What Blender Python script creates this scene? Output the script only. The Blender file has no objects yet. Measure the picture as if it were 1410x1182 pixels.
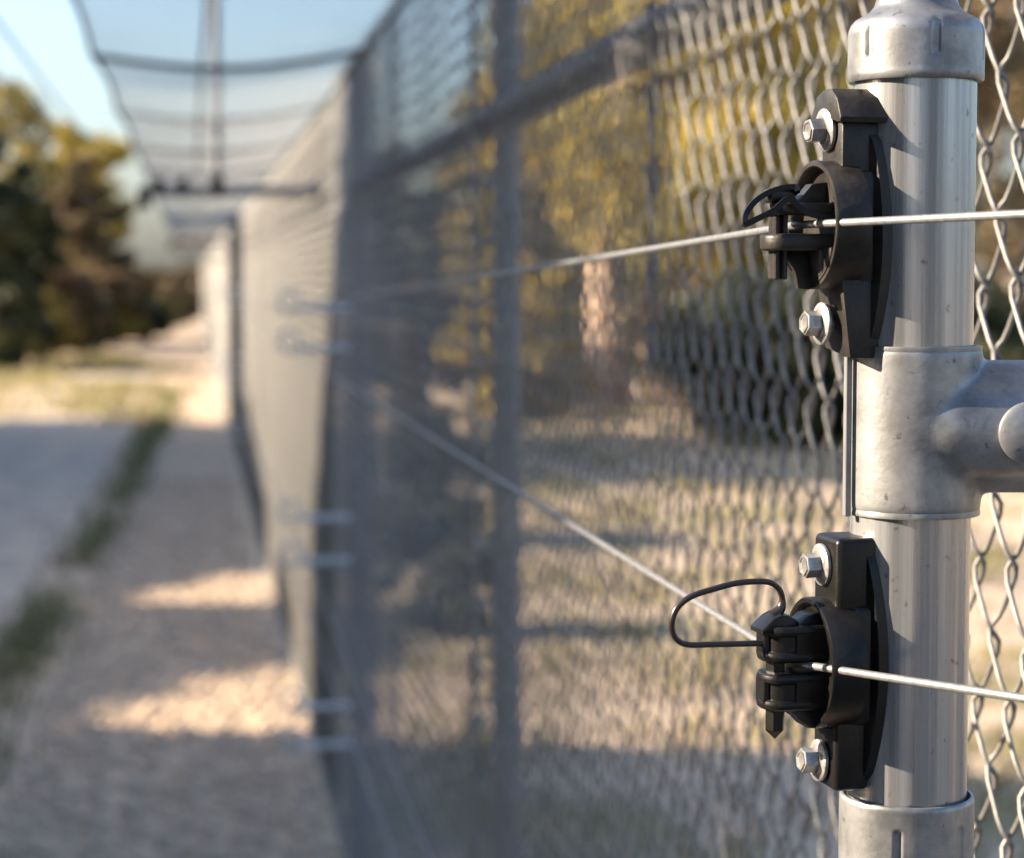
import bpy, bmesh, math, random
import numpy as np
from mathutils import Vector, Matrix, noise

rnd = random.Random(7)
sc = bpy.context.scene
COL = sc.collection

# ------------------------------------------------------------------ camera
CAM_H = 1.60
F_PX = 2987.0                       # focal length in photo pixels (1410 wide)
YAW = math.radians(8.42)
PITCH = math.radians(4.0)
cam_d = bpy.data.cameras.new('camera')
cam_d.sensor_width = 36.0
cam_d.lens = F_PX / 1410.0 * 36.0
cam_d.clip_start = 0.02
cam_d.clip_end = 2000.0
cam_d.dof.use_dof = True
cam_d.dof.focus_distance = 0.862
cam_d.dof.aperture_fstop = 9.6
cam = bpy.data.objects.new('camera', cam_d)
COL.objects.link(cam)
cam.location = (0, 0, CAM_H)
cam.rotation_euler = (math.pi / 2 - PITCH, 0, -YAW)
sc.camera = cam

# ------------------------------------------------------------------ light
SUN_EL = math.radians(25)
TAN_EL = math.tan(SUN_EL)
w = bpy.data.worlds.new('World'); sc.world = w; w.use_nodes = True
nt = w.node_tree
bg = nt.nodes['Background']
sky = nt.nodes.new('ShaderNodeTexSky')
sky.sky_type = 'NISHITA'; sky.sun_disc = False
sky.sun_elevation = SUN_EL; sky.sun_rotation = math.radians(-81)
sky.air_density = 1.0; sky.dust_density = 2.8; sky.ozone_density = 3.5
nt.links.new(sky.outputs[0], bg.inputs[0])
bg.inputs[1].default_value = 0.088
sun_d = bpy.data.lights.new('sun', 'SUN')
sun_d.energy = 5.0; sun_d.angle = math.radians(0.53); sun_d.color = (1.0, 0.83, 0.63)
sun = bpy.data.objects.new('sun', sun_d); COL.objects.link(sun)
SUN_SKEW = 0.16                    # how far the sun stands beyond square to the fence
SUN = Vector((-1.0, SUN_SKEW, TAN_EL * math.hypot(1, SUN_SKEW))).normalized()
sun.rotation_euler = (-SUN).to_track_quat('-Z', 'Y').to_euler()
sun.location = (-8, 0, 6)

sc.view_settings.view_transform = 'Standard'
sc.view_settings.look = 'None'
sc.view_settings.gamma = 1.0
sc.view_settings.exposure = 2.12
sc.view_settings.use_curve_mapping = False
sc.cycles.use_denoising = True
sc.cycles.max_bounces = 6
sc.cycles.sample_clamp_indirect = 6

# ------------------------------------------------------------------ helpers
FWD = Vector((math.sin(YAW), math.cos(YAW), 0)); RGT = Vector((math.cos(YAW), -math.sin(YAW), 0))
def P(px, py, d):
    """world point on the sight line of a photo pixel, d metres ahead (horizontal)"""
    x = (px - 705) / F_PX; y = (591 - py) / F_PX
    f = FWD * (math.cos(PITCH) + y * math.sin(PITCH))
    v = f + RGT * x + Vector((0, 0, -math.sin(PITCH) + y * math.cos(PITCH)))
    h = v.dot(FWD)
    return Vector((0, 0, CAM_H)) + v * (d / h)

def tag(o, label=None, cat=None, group=None, kind=None):
    if label: o['label'] = label
    if cat: o['category'] = cat
    if group: o['group'] = group
    if kind: o['kind'] = kind
    return o
def empty(name, loc=(0, 0, 0), rz=0.0):
    o = bpy.data.objects.new(name, None); COL.objects.link(o)
    o.location = loc; o.rotation_euler = (0, 0, rz); o.empty_display_size = 0.05
    return o
def link(name, me, parent=None, loc=None):
    o = bpy.data.objects.new(name, me); COL.objects.link(o)
    if parent: o.parent = parent
    if loc is not None: o.location = loc
    return o
def from_bm(name, bm, mat, parent=None, smooth=True, angle=35):
    bmesh.ops.recalc_face_normals(bm, faces=bm.faces)
    if smooth:
        for f in bm.faces: f.smooth = True
        for e in bm.edges:
            if len(e.link_faces) == 2 and e.calc_face_angle(0) > math.radians(angle): e.smooth = False
    me = bpy.data.meshes.new(name); bm.to_mesh(me); bm.free()
    me.materials.append(mat)
    return link(name, me, parent)
def from_np(name, verts, faces, mat, parent=None, smooth=False):
    me = mesh_np(name, verts, faces, mat, smooth)
    return link(name, me, parent)
def mesh_np(name, verts, faces, mat, smooth=False):
    v = np.asarray(verts, dtype=np.float32); f = np.asarray(faces, dtype=np.int32)
    me = bpy.data.meshes.new(name)
    me.vertices.add(len(v)); me.vertices.foreach_set('co', v.ravel())
    n = f.shape[1]
    me.loops.add(f.size); me.loops.foreach_set('vertex_index', f.ravel())
    me.polygons.add(len(f))
    me.polygons.foreach_set('loop_start', np.arange(0, f.size, n, dtype=np.int32))
    me.polygons.foreach_set('loop_total', np.full(len(f), n, dtype=np.int32))
    if smooth: me.polygons.foreach_set('use_smooth', np.ones(len(f), dtype=bool))
    me.update(calc_edges=True); me.validate()
    if mat: me.materials.append(mat)
    return me

def tube_arrays(pts, rad, n=6, closed=False, caps=True):
    """tube along a polyline; rad number or list"""
    pts = [Vector(p) for p in pts]; m = len(pts)
    if not hasattr(rad, '__len__'): rad = [rad] * m
    V = []; Fc = []
    prev = None
    for i, p in enumerate(pts):
        if closed: d = pts[(i + 1) % m] - pts[i - 1]
        else: d = pts[min(i + 1, m - 1)] - pts[max(i - 1, 0)]
        d.normalize()
        if prev is None:
            a = Vector((0, 0, 1)) if abs(d.z) < 0.9 else Vector((1, 0, 0))
            u = d.cross(a).normalized()
        else:
            u = (prev - d * prev.dot(d)).normalized()
        prev = u; v = d.cross(u)
        for k in range(n):
            t = 2 * math.pi * k / n
            V.append(p + (u * math.cos(t) + v * math.sin(t)) * rad[i])
    rings = m if closed else m - 1
    for i in range(rings):
        j = (i + 1) % m
        for k in range(n):
            k2 = (k + 1) % n
            Fc.append((i * n + k, i * n + k2, j * n + k2, j * n + k))
    return V, Fc
def bm_tube(bm, pts, rad, n=12, closed=False):
    V, Fc = tube_arrays(pts, rad, n, closed)
    vs = [bm.verts.new(v) for v in V]
    for f in Fc: bm.faces.new([vs[i] for i in f])
    if not closed:
        bm.faces.new(vs[:n][::-1]); bm.faces.new(vs[-n:])
def tube(name, pts, rad, mat, parent=None, n=12, closed=False):
    bm = bmesh.new(); bm_tube(bm, pts, rad, n, closed)
    return from_bm(name, bm, mat, parent, angle=50)
def smooth_path(pts, sub=6, closed=False):
    pts = [Vector(p) for p in pts]; m = len(pts); out = []
    rng = m if closed else m - 1
    for i in range(rng):
        if closed: p0, p1, p2, p3 = pts[i - 1], pts[i], pts[(i + 1) % m], pts[(i + 2) % m]
        else: p0, p1, p2, p3 = pts[max(i - 1, 0)], pts[i], pts[i + 1], pts[min(i + 2, m - 1)]
        for s in range(sub):
            t = s / sub
            out.append(0.5 * ((2 * p1) + (p2 - p0) * t + (2 * p0 - 5 * p1 + 4 * p2 - p3) * t * t + (3 * p1 - p0 - 3 * p2 + p3) * t ** 3))
    if not closed: out.append(pts[-1])
    return out
def bm_box(bm, lo, hi, bev=0.0, seg=2, taper=None):
    lo = Vector(lo); hi = Vector(hi); c = (lo + hi) / 2; s = hi - lo
    r = bmesh.ops.create_cube(bm, size=1.0)
    vs = r['verts']
    for v in vs: v.co = Vector((c.x + v.co.x * s.x, c.y + v.co.y * s.y, c.z + v.co.z * s.z))
    if taper:
        for v in vs: v.co = taper(v.co)
    if bev:
        es = list({e for v in vs for e in v.link_edges})
        bmesh.ops.bevel(bm, geom=es, offset=bev, segments=seg, affect='EDGES', profile=0.5)
def bm_prism(bm, poly, axis, a, b, bev=0.0, seg=2):
    """extrude a 2D polygon along an axis ('x','y','z') from a to b"""
    def mk(p, t):
        return {'x': Vector((t, p[0], p[1])), 'y': Vector((p[0], t, p[1])), 'z': Vector((p[0], p[1], t))}[axis]
    A = [bm.verts.new(mk(p, a)) for p in poly]; B = [bm.verts.new(mk(p, b)) for p in poly]
    n = len(poly); fs = [bm.faces.new(A[::-1]), bm.faces.new(B)]
    for i in range(n): fs.append(bm.faces.new((A[i], A[(i + 1) % n], B[(i + 1) % n], B[i])))
    if bev:
        es = list({e for f in fs[:2] for e in f.edges})
        bmesh.ops.bevel(bm, geom=es, offset=bev, segments=seg, affect='EDGES', profile=0.5)
def bm_lathe(bm, prof, n=64, axis='z', fn=None, cap=True):
    """prof: (r, h) list; fn(theta, r, h) -> r"""
    rings = []
    for r, h in prof:
        ring = []
        for k in range(n):
            t = 2 * math.pi * k / n
            rr = fn(t, r, h) if fn else r
            c, s = rr * math.cos(t), rr * math.sin(t)
            ring.append(bm.verts.new((c, s, h) if axis == 'z' else (h, c, s)))
        rings.append(ring)
    for i in range(len(rings) - 1):
        for k in range(n):
            k2 = (k + 1) % n
            bm.faces.new((rings[i][k], rings[i][k2], rings[i + 1][k2], rings[i + 1][k]))
    if cap:
        bm.faces.new(rings[0][::-1]); bm.faces.new(rings[-1])

# ------------------------------------------------------------------ materials
def mat(name, color, rough=0.6, metal=0.0, spec=0.5, noise_amt=0.0, noise_scale=20.0, col2=None, bump=0.0, bump_scale=200.0,
        streak=False, spots=0.0, trans=0.0, nrange=(0.35, 0.65), bump_dist=0.001):
    m = bpy.data.materials.new(name); m.use_nodes = True
    N = m.node_tree.nodes; L = m.node_tree.links
    b = N['Principled BSDF']
    b.inputs['Base Color'].default_value = (*color, 1); b.inputs['Roughness'].default_value = rough
    b.inputs['Metallic'].default_value = metal
    b.inputs['Specular IOR Level'].default_value = spec
    tc = N.new('ShaderNodeTexCoord'); src = tc.outputs['Object']
    if streak:
        mp = N.new('ShaderNodeMapping'); mp.inputs['Scale'].default_value = (1, 1, 0.012)
        L.new(tc.outputs['Object'], mp.inputs[0]); src = mp.outputs[0]
    last = None
    if col2 is not None:
        nz = N.new('ShaderNodeTexNoise'); nz.inputs['Scale'].default_value = noise_scale
        nz.inputs['Detail'].default_value = 6; nz.inputs['Roughness'].default_value = 0.65
        L.new(src, nz.inputs['Vector'])
        rp = N.new('ShaderNodeMapRange'); rp.inputs[1].default_value = nrange[0]; rp.inputs[2].default_value = nrange[1]
        L.new(nz.outputs[0], rp.inputs[0])
        mx = N.new('ShaderNodeMix'); mx.data_type = 'RGBA'
        mx.inputs[6].default_value = (*color, 1); mx.inputs[7].default_value = (*col2, 1)
        L.new(rp.outputs[0], mx.inputs[0]); L.new(mx.outputs[2], b.inputs['Base Color']); last = mx.outputs[2]
        rr = N.new('ShaderNodeMapRange'); rr.inputs[3].default_value = max(rough - 0.07, 0.05); rr.inputs[4].default_value = rough + 0.10
        L.new(nz.outputs[0], rr.inputs[0]); L.new(rr.outputs[0], b.inputs['Roughness'])
    if spots:
        n2 = N.new('ShaderNodeTexNoise'); n2.inputs['Scale'].default_value = 260; n2.inputs['Detail'].default_value = 3
        L.new(tc.outputs['Object'], n2.inputs['Vector'])
        r2 = N.new('ShaderNodeMapRange'); r2.inputs[1].default_value = 0.66; r2.inputs[2].default_value = 0.76
        r2.inputs[4].default_value = spots
        L.new(n2.outputs[0], r2.inputs[0])
        m2 = N.new('ShaderNodeMix'); m2.data_type = 'RGBA'
        m2.inputs[6].default_value = (*color, 1); m2.inputs[7].default_value = (0.06, 0.055, 0.05, 1)
        if last: L.new(last, m2.inputs[6])
        L.new(r2.outputs[0], m2.inputs[0]); L.new(m2.outputs[2], b.inputs['Base Color'])
    if bump:
        nb = N.new('ShaderNodeTexNoise'); nb.inputs['Scale'].default_value = bump_scale; nb.inputs['Detail'].default_value = 5
        L.new(src, nb.inputs['Vector'])
        bp = N.new('ShaderNodeBump'); bp.inputs['Strength'].default_value = bump; bp.inputs['Distance'].default_value = bump_dist
        L.new(nb.outputs[0], bp.inputs['Height']); L.new(bp.outputs[0], b.inputs['Normal'])
    return m

M = {}
M['pole'] = mat('galvanised_tube', (0.42, 0.43, 0.44), 0.25, 0.62, col2=(0.20, 0.205, 0.21), noise_scale=130, streak=True, bump=0.25, bump_scale=260, spots=0.7)
M['cast'] = mat('galvanised_fitting', (0.34, 0.345, 0.35), 0.40, 0.68, col2=(0.15, 0.155, 0.16), noise_scale=38, bump=0.22, bump_scale=300, spots=0.75, bump_dist=0.0006)
M['bolt'] = mat('zinc_bolt', (0.40, 0.395, 0.385), 0.36, 0.65, col2=(0.20, 0.19, 0.175), noise_scale=200, bump=0.2, bump_scale=900, bump_dist=0.0004)
M['black'] = mat('black_plastic', (0.004, 0.0038, 0.0038), 0.33, 0, 0.32, col2=(0.007, 0.0065, 0.006), noise_scale=120, bump=0.18, bump_scale=700, bump_dist=0.0005)
M['black_soft'] = mat('faded_black_plastic', (0.007, 0.0062, 0.0058), 0.42, 0, 0.38, col2=(0.028, 0.024, 0.020), noise_scale=70, bump=0.25, bump_scale=600, bump_dist=0.0006)
M['rubber'] = mat('black_rubber', (0.005, 0.005, 0.0055), 0.5, 0, 0.3, bump=0.1, bump_scale=800)
M['loopwire'] = mat('dark_coated_wire', (0.035, 0.028, 0.024), 0.28, 0.35, 0.6)
M['wire'] = mat('galvanised_wire', (0.23, 0.233, 0.237), 0.45, 0.45, col2=(0.14, 0.142, 0.144), noise_scale=300)
M['mesh'] = mat('chain_link_wire', (0.23, 0.226, 0.216), 0.58, 0.7, col2=(0.135, 0.133, 0.128), noise_scale=90)
M['post'] = mat('fence_tube', (0.21, 0.215, 0.22), 0.5, 0.4, col2=(0.15, 0.155, 0.16), noise_scale=60)
M['bracket'] = mat('bright_zinc_bracket', (0.55, 0.56, 0.57), 0.45, 0.35)
M['net'] = mat('dark_netting', (0.42, 0.42, 0.41), 0.8)
M['cable'] = mat('dark_cable', (0.05, 0.06, 0.07), 0.7)
M['bark'] = mat('bark', (0.20, 0.14, 0.10), 0.9, col2=(0.10, 0.075, 0.06), noise_scale=6, bump=0.8, bump_scale=20, bump_dist=0.02)
M['palebark'] = mat('pale_bark', (0.50, 0.36, 0.25), 0.85, col2=(0.30, 0.20, 0.13), noise_scale=5, bump=0.8, bump_scale=14, bump_dist=0.02)

def leaf_mat(name, c1, c2, scale=0.9):
    m = bpy.data.materials.new(name); m.use_nodes = True
    N = m.node_tree.nodes; L = m.node_tree.links; b = N['Principled BSDF']
    tc = N.new('ShaderNodeTexCoord'); nz = N.new('ShaderNodeTexNoise'); nz.inputs['Scale'].default_value = scale; nz.inputs['Detail'].default_value = 4
    L.new(tc.outputs['Object'], nz.inputs['Vector'])
    mr = N.new('ShaderNodeMapRange'); mr.inputs[1].default_value = 0.38; mr.inputs[2].default_value = 0.62
    L.new(nz.outputs[0], mr.inputs[0])
    mx = N.new('ShaderNodeMix'); mx.data_type = 'RGBA'; mx.inputs[6].default_value = (*c1, 1); mx.inputs[7].default_value = (*c2, 1)
    L.new(mr.outputs[0], mx.inputs[0]); L.new(mx.outputs[2], b.inputs['Base Color'])
    b.inputs['Roughness'].default_value = 0.6
    tr = N.new('ShaderNodeBsdfTranslucent'); L.new(mx.outputs[2], tr.inputs[0])
    ms = N.new('ShaderNodeMixShader'); ms.inputs[0].default_value = 0.3
    L.new(b.outputs[0], ms.inputs[1]); L.new(tr.outputs[0], ms.inputs[2])
    L.new(ms.outputs[0], N['Material Output'].inputs[0])
    return m
M['leaf_olive'] = leaf_mat('olive_leaves', (0.12, 0.11, 0.028), (0.25, 0.19, 0.042))
M['leaf_green'] = leaf_mat('dark_green_leaves', (0.030, 0.042, 0.018), (0.075, 0.080, 0.025))
M['leaf_brown'] = leaf_mat('dry_brown_leaves', (0.155, 0.10, 0.048), (0.095, 0.082, 0.034))
M['leaf_yellow'] = leaf_mat('yellow_green_leaves', (0.46, 0.345, 0.055), (0.22, 0.185, 0.04))
M['grass'] = leaf_mat('grass_blades', (0.115, 0.13, 0.05), (0.18, 0.17, 0.08), 3)
M['drygrass'] = leaf_mat('dry_grass_blades', (0.29, 0.24, 0.09), (0.17, 0.16, 0.06), 2)
M['stone'] = mat('limestone_pebble', (0.50, 0.385, 0.28), 0.9, col2=(0.33, 0.26, 0.20), noise_scale=12)

def ground_mat():
    m = bpy.data.materials.new('ground_soil'); m.use_nodes = True
    N = m.node_tree.nodes; L = m.node_tree.links; b = N['Principled BSDF']; b.inputs['Roughness'].default_value = 0.95
    b.inputs['Specular IOR Level'].default_value = 0.15
    tc = N.new('ShaderNodeTexCoord')
    def nz(scale, detail=6):
        n = N.new('ShaderNodeTexNoise'); n.inputs['Scale'].default_value = scale; n.inputs['Detail'].default_value = detail
        L.new(tc.outputs['Object'], n.inputs['Vector']); return n.outputs[0]
    def rng(s, a, bb, c=0.0, d=1.0):
        r = N.new('ShaderNodeMapRange'); r.inputs[1].default_value = a; r.inputs[2].default_value = bb; r.inputs[3].default_value = c; r.inputs[4].default_value = d
        L.new(s, r.inputs[0]); return r.outputs[0]
    def mix(f, a, c):
        x = N.new('ShaderNodeMix'); x.data_type = 'RGBA'
        L.new(f, x.inputs[0])
        for s, i in ((a, 6), (c, 7)):
            if isinstance(s, tuple): x.inputs[i].default_value = (*s, 1)
            else: L.new(s, x.inputs[i])
        return x.outputs[2]
    sandy = mix(rng(nz(9, 8), 0.36, 0.66), (0.50, 0.375, 0.265), (0.33, 0.255, 0.185))
    litter = mix(rng(nz(0.9, 7), 0.50, 0.61), (0.50, 0.39, 0.28), (0.22, 0.20, 0.08))
    litter = mix(rng(nz(14, 8), 0.40, 0.70), litter, (0.27, 0.21, 0.16))
    sx = N.new('ShaderNodeSeparateXYZ'); L.new(tc.outputs['Object'], sx.inputs[0])
    inside = rng(sx.outputs[0], 0.35, 0.50)
    c = mix(inside, sandy, litter)
    L.new(c, b.inputs['Base Color'])
    bp = N.new('ShaderNodeBump'); bp.inputs['Strength'].default_value = 0.7; bp.inputs['Distance'].default_value = 0.03
    L.new(nz(22, 8), bp.inputs['Height']); L.new(bp.outputs[0], b.inputs['Normal'])
    return m
M['ground'] = ground_mat()
M['track'] = mat('pale_gravel_track', (0.50, 0.405, 0.31), 0.95, 0, 0.2, col2=(0.34, 0.275, 0.215), noise_scale=3.5, bump=0.6, bump_scale=40, bump_dist=0.01)

# ------------------------------------------------------------------ ground
FX = 0.40                                   # chain link plane
bm = bmesh.new()
S = 700
xs = [-S, -60, -20, -6, -3, -1.6, -0.2, 0.2, 0.6, 1.2, 2.5, 5, 10, 20, 60, S]
ys = [-S, -40, -5, 0, 2, 4, 6, 8, 10, 12, 14, 16, 20, 25, 30, 40, 60, 100, 200, S]
g = [[bm.verts.new((x, y, 0)) for x in xs] for y in ys]
for j in range(len(ys) - 1):
    for i in range(len(xs) - 1):
        bm.faces.new((g[j][i], g[j][i + 1], g[j + 1][i + 1], g[j + 1][i]))
o = from_bm('ground', bm, M['ground'], smooth=False); tag(o, kind='structure')
# wheel track of paler gravel left of the grass strip, slightly dished sheet 4 mm above the soil
bm = bmesh.new()
prev = None
for i in range(90):
    y = -3 + i * 0.45
    sway = 0.10 * math.sin(y * 0.21) + 0.05 * math.sin(y * 0.9)
    xa = -1.10 + 0.022 * min(y, 26) + 0.4 * sway + 0.04 * noise.noise(Vector((y * 1.7, 0, 0)))
    xb = xa - 1.35 - 0.012 * y
    row = [bm.verts.new((xa + (xb - xa) * t, y, 0.006 + 0.012 * math.sin(math.pi * t))) for t in (0, 0.2, 0.5, 0.8, 1)]
    if prev:
        for k in range(4): bm.faces.new((prev[k], row[k], row[k + 1], prev[k + 1]))
    prev = row
o = from_bm('path', bm, M['track']); tag(o, kind='structure')

# pebbles beside the fence foot
def pebbles(name, n, region, smin, smax, seed):
    r = np.random.default_rng(seed)
    base = np.array([[1, 0, 0], [0, 1, 0], [-1, 0, 0], [0, -1, 0], [0, 0, 0.75], [0, 0, -0.5]], dtype=float)
    tri = np.array([[0, 1, 4], [1, 2, 4], [2, 3, 4], [3, 0, 4], [1, 0, 5], [2, 1, 5], [3, 2, 5], [0, 3, 5]])
    V = []; Fq = []
    for i in range(n):
        x, y = region(r)
        s = smin + (smax - smin) * r.random() ** 3
        a = r.random() * 6.28; ca, sa = math.cos(a), math.sin(a)
        b = base * (s * (0.7 + 0.6 * r.random(3)))
        b = b + r.normal(0, 0.12 * s, b.shape)
        V.append(np.stack([b[:, 0] * ca - b[:, 1] * sa + x, b[:, 0] * sa + b[:, 1] * ca + y, b[:, 2] + s * 0.15], 1))
        Fq.append(tri + 6 * i)
    return from_np(name, np.concatenate(V), np.concatenate(Fq), M['stone'])
o = pebbles('gravel', 9000, lambda r: (r.uniform(-0.55, 0.42), 4.5 + 13 * r.random() ** 1.3), 0.006, 0.030, 3)
tag(o, 'loose pale pebbles along the foot of the fence', 'gravel', kind='stuff')

def blades(name, pts, hmin, hmax, mat_, seed, width=0.006):
    r = np.random.default_rng(seed); V = []; Fq = []
    for i, (x, y) in enumerate(pts):
        h = r.uniform(hmin, hmax); a = r.random() * 6.28; l = h * r.uniform(0.2, 0.9)
        c, s = math.cos(a), math.sin(a); ww = width * (0.6 + r.random())
        V += [(x - s * ww, y + c * ww, 0), (x + s * ww, y - c * ww, 0), (x + c * l * 0.5 + s * ww * 0.6, y + s * l * 0.5 - c * ww * 0.6, h * 0.7), (x + c * l, y + s * l, h)]
        Fq.append((4 * i, 4 * i + 1, 4 * i + 2, 4 * i + 3))
    return from_np(name, V, Fq, mat_)
r = np.random.default_rng(11)
pts = []
while len(pts) < 5200:
    y = 4.5 + 26 * r.random() ** 1.2
    dens = 0.5 + 0.5 * noise.noise(Vector((0.3, y * 0.55, 0))) + 0.35 * noise.noise(Vector((5.3, y * 2.0, 0)))
    if r.random() > max(dens, 0.05) ** 1.6: continue
    x = -0.93 + 0.025 * min(y, 24) + 0.03 * math.sin(y * 0.5) + r.normal(0, 0.04 + 0.09 * r.random())
    pts.append((x, y))
o = blades('grass_strip', pts, 0.02, 0.10, M['grass'], 12, 0.005); tag(o, 'green grass strip growing along the middle of the track', 'grass', kind='stuff')
pts = []
for k in range(34):
    cx, cy = r.uniform(-4.5, -0.25), r.uniform(24, 44)
    if cx > -0.4 + 0: cx -= 0.3
    for q in range(160): pts.append((cx + r.normal(0, 0.35), cy + r.normal(0, 0.5)))
pts = [p for p in pts if p[0] < 0.1]
o = blades('dry_grass', pts, 0.05, 0.20, M['drygrass'], 13, 0.010); tag(o, 'sunlit yellow grass beside the track beyond the shade', 'grass', kind='stuff')
pts = []
for k in range(170):
    cy = r.uniform(4.5, 26); cx = FX + 0.15 + (cy * 0.34) * r.random()
    for q in range(45): pts.append((max(cx + r.normal(0, 0.13), FX + 0.04), cy + r.normal(0, 0.16)))
o = blades('scrub_grass', pts, 0.03, 0.13, M['drygrass'], 14, 0.006); tag(o, 'sparse tufts of grass on the ground inside the fence', 'grass', kind='stuff')
# litter of twigs and leaves inside
pts = [(FX + 0.1 + r.random() * (2 + 0.3 * y), y) for y in 5 + 20 * r.random(5000) ** 1.3]
def litter(name, pts, seed):
    r = np.random.default_rng(seed); V = []; Fq = []
    for i, (x, y) in enumerate(pts):
        a = r.random() * 6.28; l = r.uniform(0.015, 0.07); ww = r.uniform(0.004, 0.012); c, s = math.cos(a), math.sin(a); z0 = r.uniform(0.003, 0.015); z1 = r.uniform(0.004, 0.035)
        V += [(x, y, z0), (x + c * l * .5 - s * ww, y + s * l * .5 + c * ww, z1), (x + c * l, y + s * l, z0), (x + c * l * .5 + s * ww, y + s * l * .5 - c * ww, z0)]
        Fq.append((4 * i, 4 * i + 1, 4 * i + 2, 4 * i + 3))
    return from_np(name, V, Fq, M['leaf_brown'])
o = litter('leaf_litter', pts, 15); tag(o, 'fallen leaves and twigs scattered inside the fence', 'leaf litter', kind='stuff')

# ------------------------------------------------------------------ trees and shrubs
def leaf_cloud(centers, radii, n, size, seed, squash=0.8):
    r = np.random.default_rng(seed)
    centers = np.asarray(centers, float); radii = np.asarray(radii, float)
    w_ = radii ** 2; idx = r.choice(len(centers), n, p=w_ / w_.sum())
    d = r.normal(size=(n, 3)); d /= np.linalg.norm(d, axis=1)[:, None]
    rad = radii[idx] * (0.35 + 0.65 * r.random(n) ** 0.5)
    p = centers[idx] + d * rad[:, None] * np.array([1, 1, squash])
    return p, quads_at(p, size, r)
def quads_at(p, size, r):
    n = len(p)
    u = r.normal(size=(n, 3)); u /= np.linalg.norm(u, axis=1)[:, None]
    t = r.normal(size=(n, 3)); v = np.cross(u, t); v /= np.linalg.norm(v, axis=1)[:, None]
    s = (size * (0.6 + 0.8 * r.random(n)))[:, None]
    a = p - u * s; b = p + v * s * 0.38; c = p + u * s; dd = p - v * s * 0.38
    V = np.stack([a, b, c, dd], 1).reshape(-1, 3)
    Fq = np.arange(4 * n).reshape(-1, 4)
    return V, Fq
def tree(name, base, height, spread, label, leaf, bark, seed, cat='tree', trunk_h=0.35, trunk_r=0.12, nclump=16, nleaf=3500, lsize=0.09, lean=(0, 0), group=None, limbs=6):
    rr = random.Random(seed)
    root = empty(name, base); tag(root, label, cat, group)
    bm = bmesh.new()
    top = Vector((lean[0], lean[1], height * 0.86))
    path = [Vector((0, 0, -0.05))]
    for k in range(1, 6):
        t = k / 5
        path.append(Vector((top.x * t + rr.uniform(-.06, .06) * height * .3, top.y * t + rr.uniform(-.06, .06) * height * .3, top.z * t)))
    bm_tube(bm, path, [trunk_r * (1.25 if k == 0 else 1 - 0.16 * k) for k in range(6)], 8)
    centers = []; radii = []
    for k in range(limbs):
        t = rr.uniform(trunk_h, 0.9); i = min(int(t * 5), 4)
        s = path[i].lerp(path[i + 1], t * 5 - i)
        a = k * 2.4 + rr.uniform(-.5, .5); ln = spread * rr.uniform(0.45, 0.9) * (1.15 - 0.5 * t)
        e = s + Vector((math.cos(a) * ln, math.sin(a) * ln, ln * rr.uniform(0.25, 0.8)))
        mid = s.lerp(e, 0.5) + Vector((0, 0, -0.06 * ln))
        bm_tube(bm, [s, mid, e], [trunk_r * 0.42, trunk_r * 0.28, trunk_r * 0.1], 6)
        centers.append(e); radii.append(spread * rr.uniform(0.25, 0.42))
        centers.append(mid + Vector((0, 0, 0.1 * spread))); radii.append(spread * rr.uniform(0.15, 0.3))
    while len(centers) < nclump:
        a = rr.uniform(0, 6.28); q = math.sqrt(rr.random()) * spread * 0.85
        z = height * (trunk_h + (0.97 - trunk_h) * rr.random())
        q *= math.sqrt(max(0.08, 1 - ((z / height - (trunk_h + 1) / 2) / ((1.05 - trunk_h) / 2)) ** 2))
        centers.append(Vector((top.x * z / height + math.cos(a) * q, top.y * z / height + math.sin(a) * q, z))); radii.append(spread * rr.uniform(0.16, 0.32) * (1.0 if nclump < 20 else 0.85))
    from_bm('trunk', bm, bark, root)
    p, (V, Fq) = leaf_cloud(centers, radii, nleaf, lsize, seed)
    V[:, 2] = np.maximum(V[:, 2], 0.01)
    from_np('crown', V, Fq, leaf, root)
    return root

# --- trees in view left of the path, beyond the shade
def TX(px, Y): return (px - 262) * Y / F_PX
LG = 'trees and shrubs left of the path'
def T(name, px, Y, h, sp, label, leaf, seed, th=0.1, tr=0.1, nc=40, nl=7000, ls=0.09, group=LG, bark='bark', cat='tree', lean=(0, 0)):
    nl = int(nl * 1.5); sp *= 1.12; nc = int(nc * 1.3)
    tree(name, (TX(px, Y), Y, 0), h, sp, label, M[leaf], M[bark], seed, cat, th, tr, nc, nl, ls, lean, group)
T('gum_tree', -25, 46, 6.0, 1.7, 'tall olive gum tree at the far left with sky gaps in its crown', 'leaf_olive', 21, 0.35, 0.16, 30, 5500)
T('gum_tree', 70, 54, 5.9, 1.25, 'slender olive gum behind the dark evergreens', 'leaf_yellow', 20, 0.3, 0.13, 28, 4500)
T('gum_tree', 128, 58, 5.8, 1.15, 'golden topped gum tree just left of the overhanging net', 'leaf_yellow', 22, 0.25, 0.14, 34, 5200, 0.10)
T('tea_tree', -5, 37, 4.0, 0.95, 'dark dense evergreen shrub at the left picture edge', 'leaf_green', 23, 0.03, 0.09, 60, 13000, 0.085)
T('tea_tree', 35, 40, 3.5, 0.75, 'second dark evergreen shrub, right of the edge one', 'leaf_green', 24, 0.03, 0.08, 50, 9000, 0.085)
T('scrub_tree', 95, 50, 4.3, 1.0, 'brown scrub tree with a tall crown in the left clump', 'leaf_brown', 31, 0.05, 0.10, 50, 8500)
T('scrub_tree', 130, 53, 4.2, 1.0, 'brownish scrub tree in the middle of the left clump', 'leaf_brown', 25, 0.05, 0.10, 50, 8500)
T('scrub_tree', 142, 62, 3.7, 0.85, 'olive brown scrub tree under the golden gum', 'leaf_olive', 32, 0.05, 0.10, 46, 8000)
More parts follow.
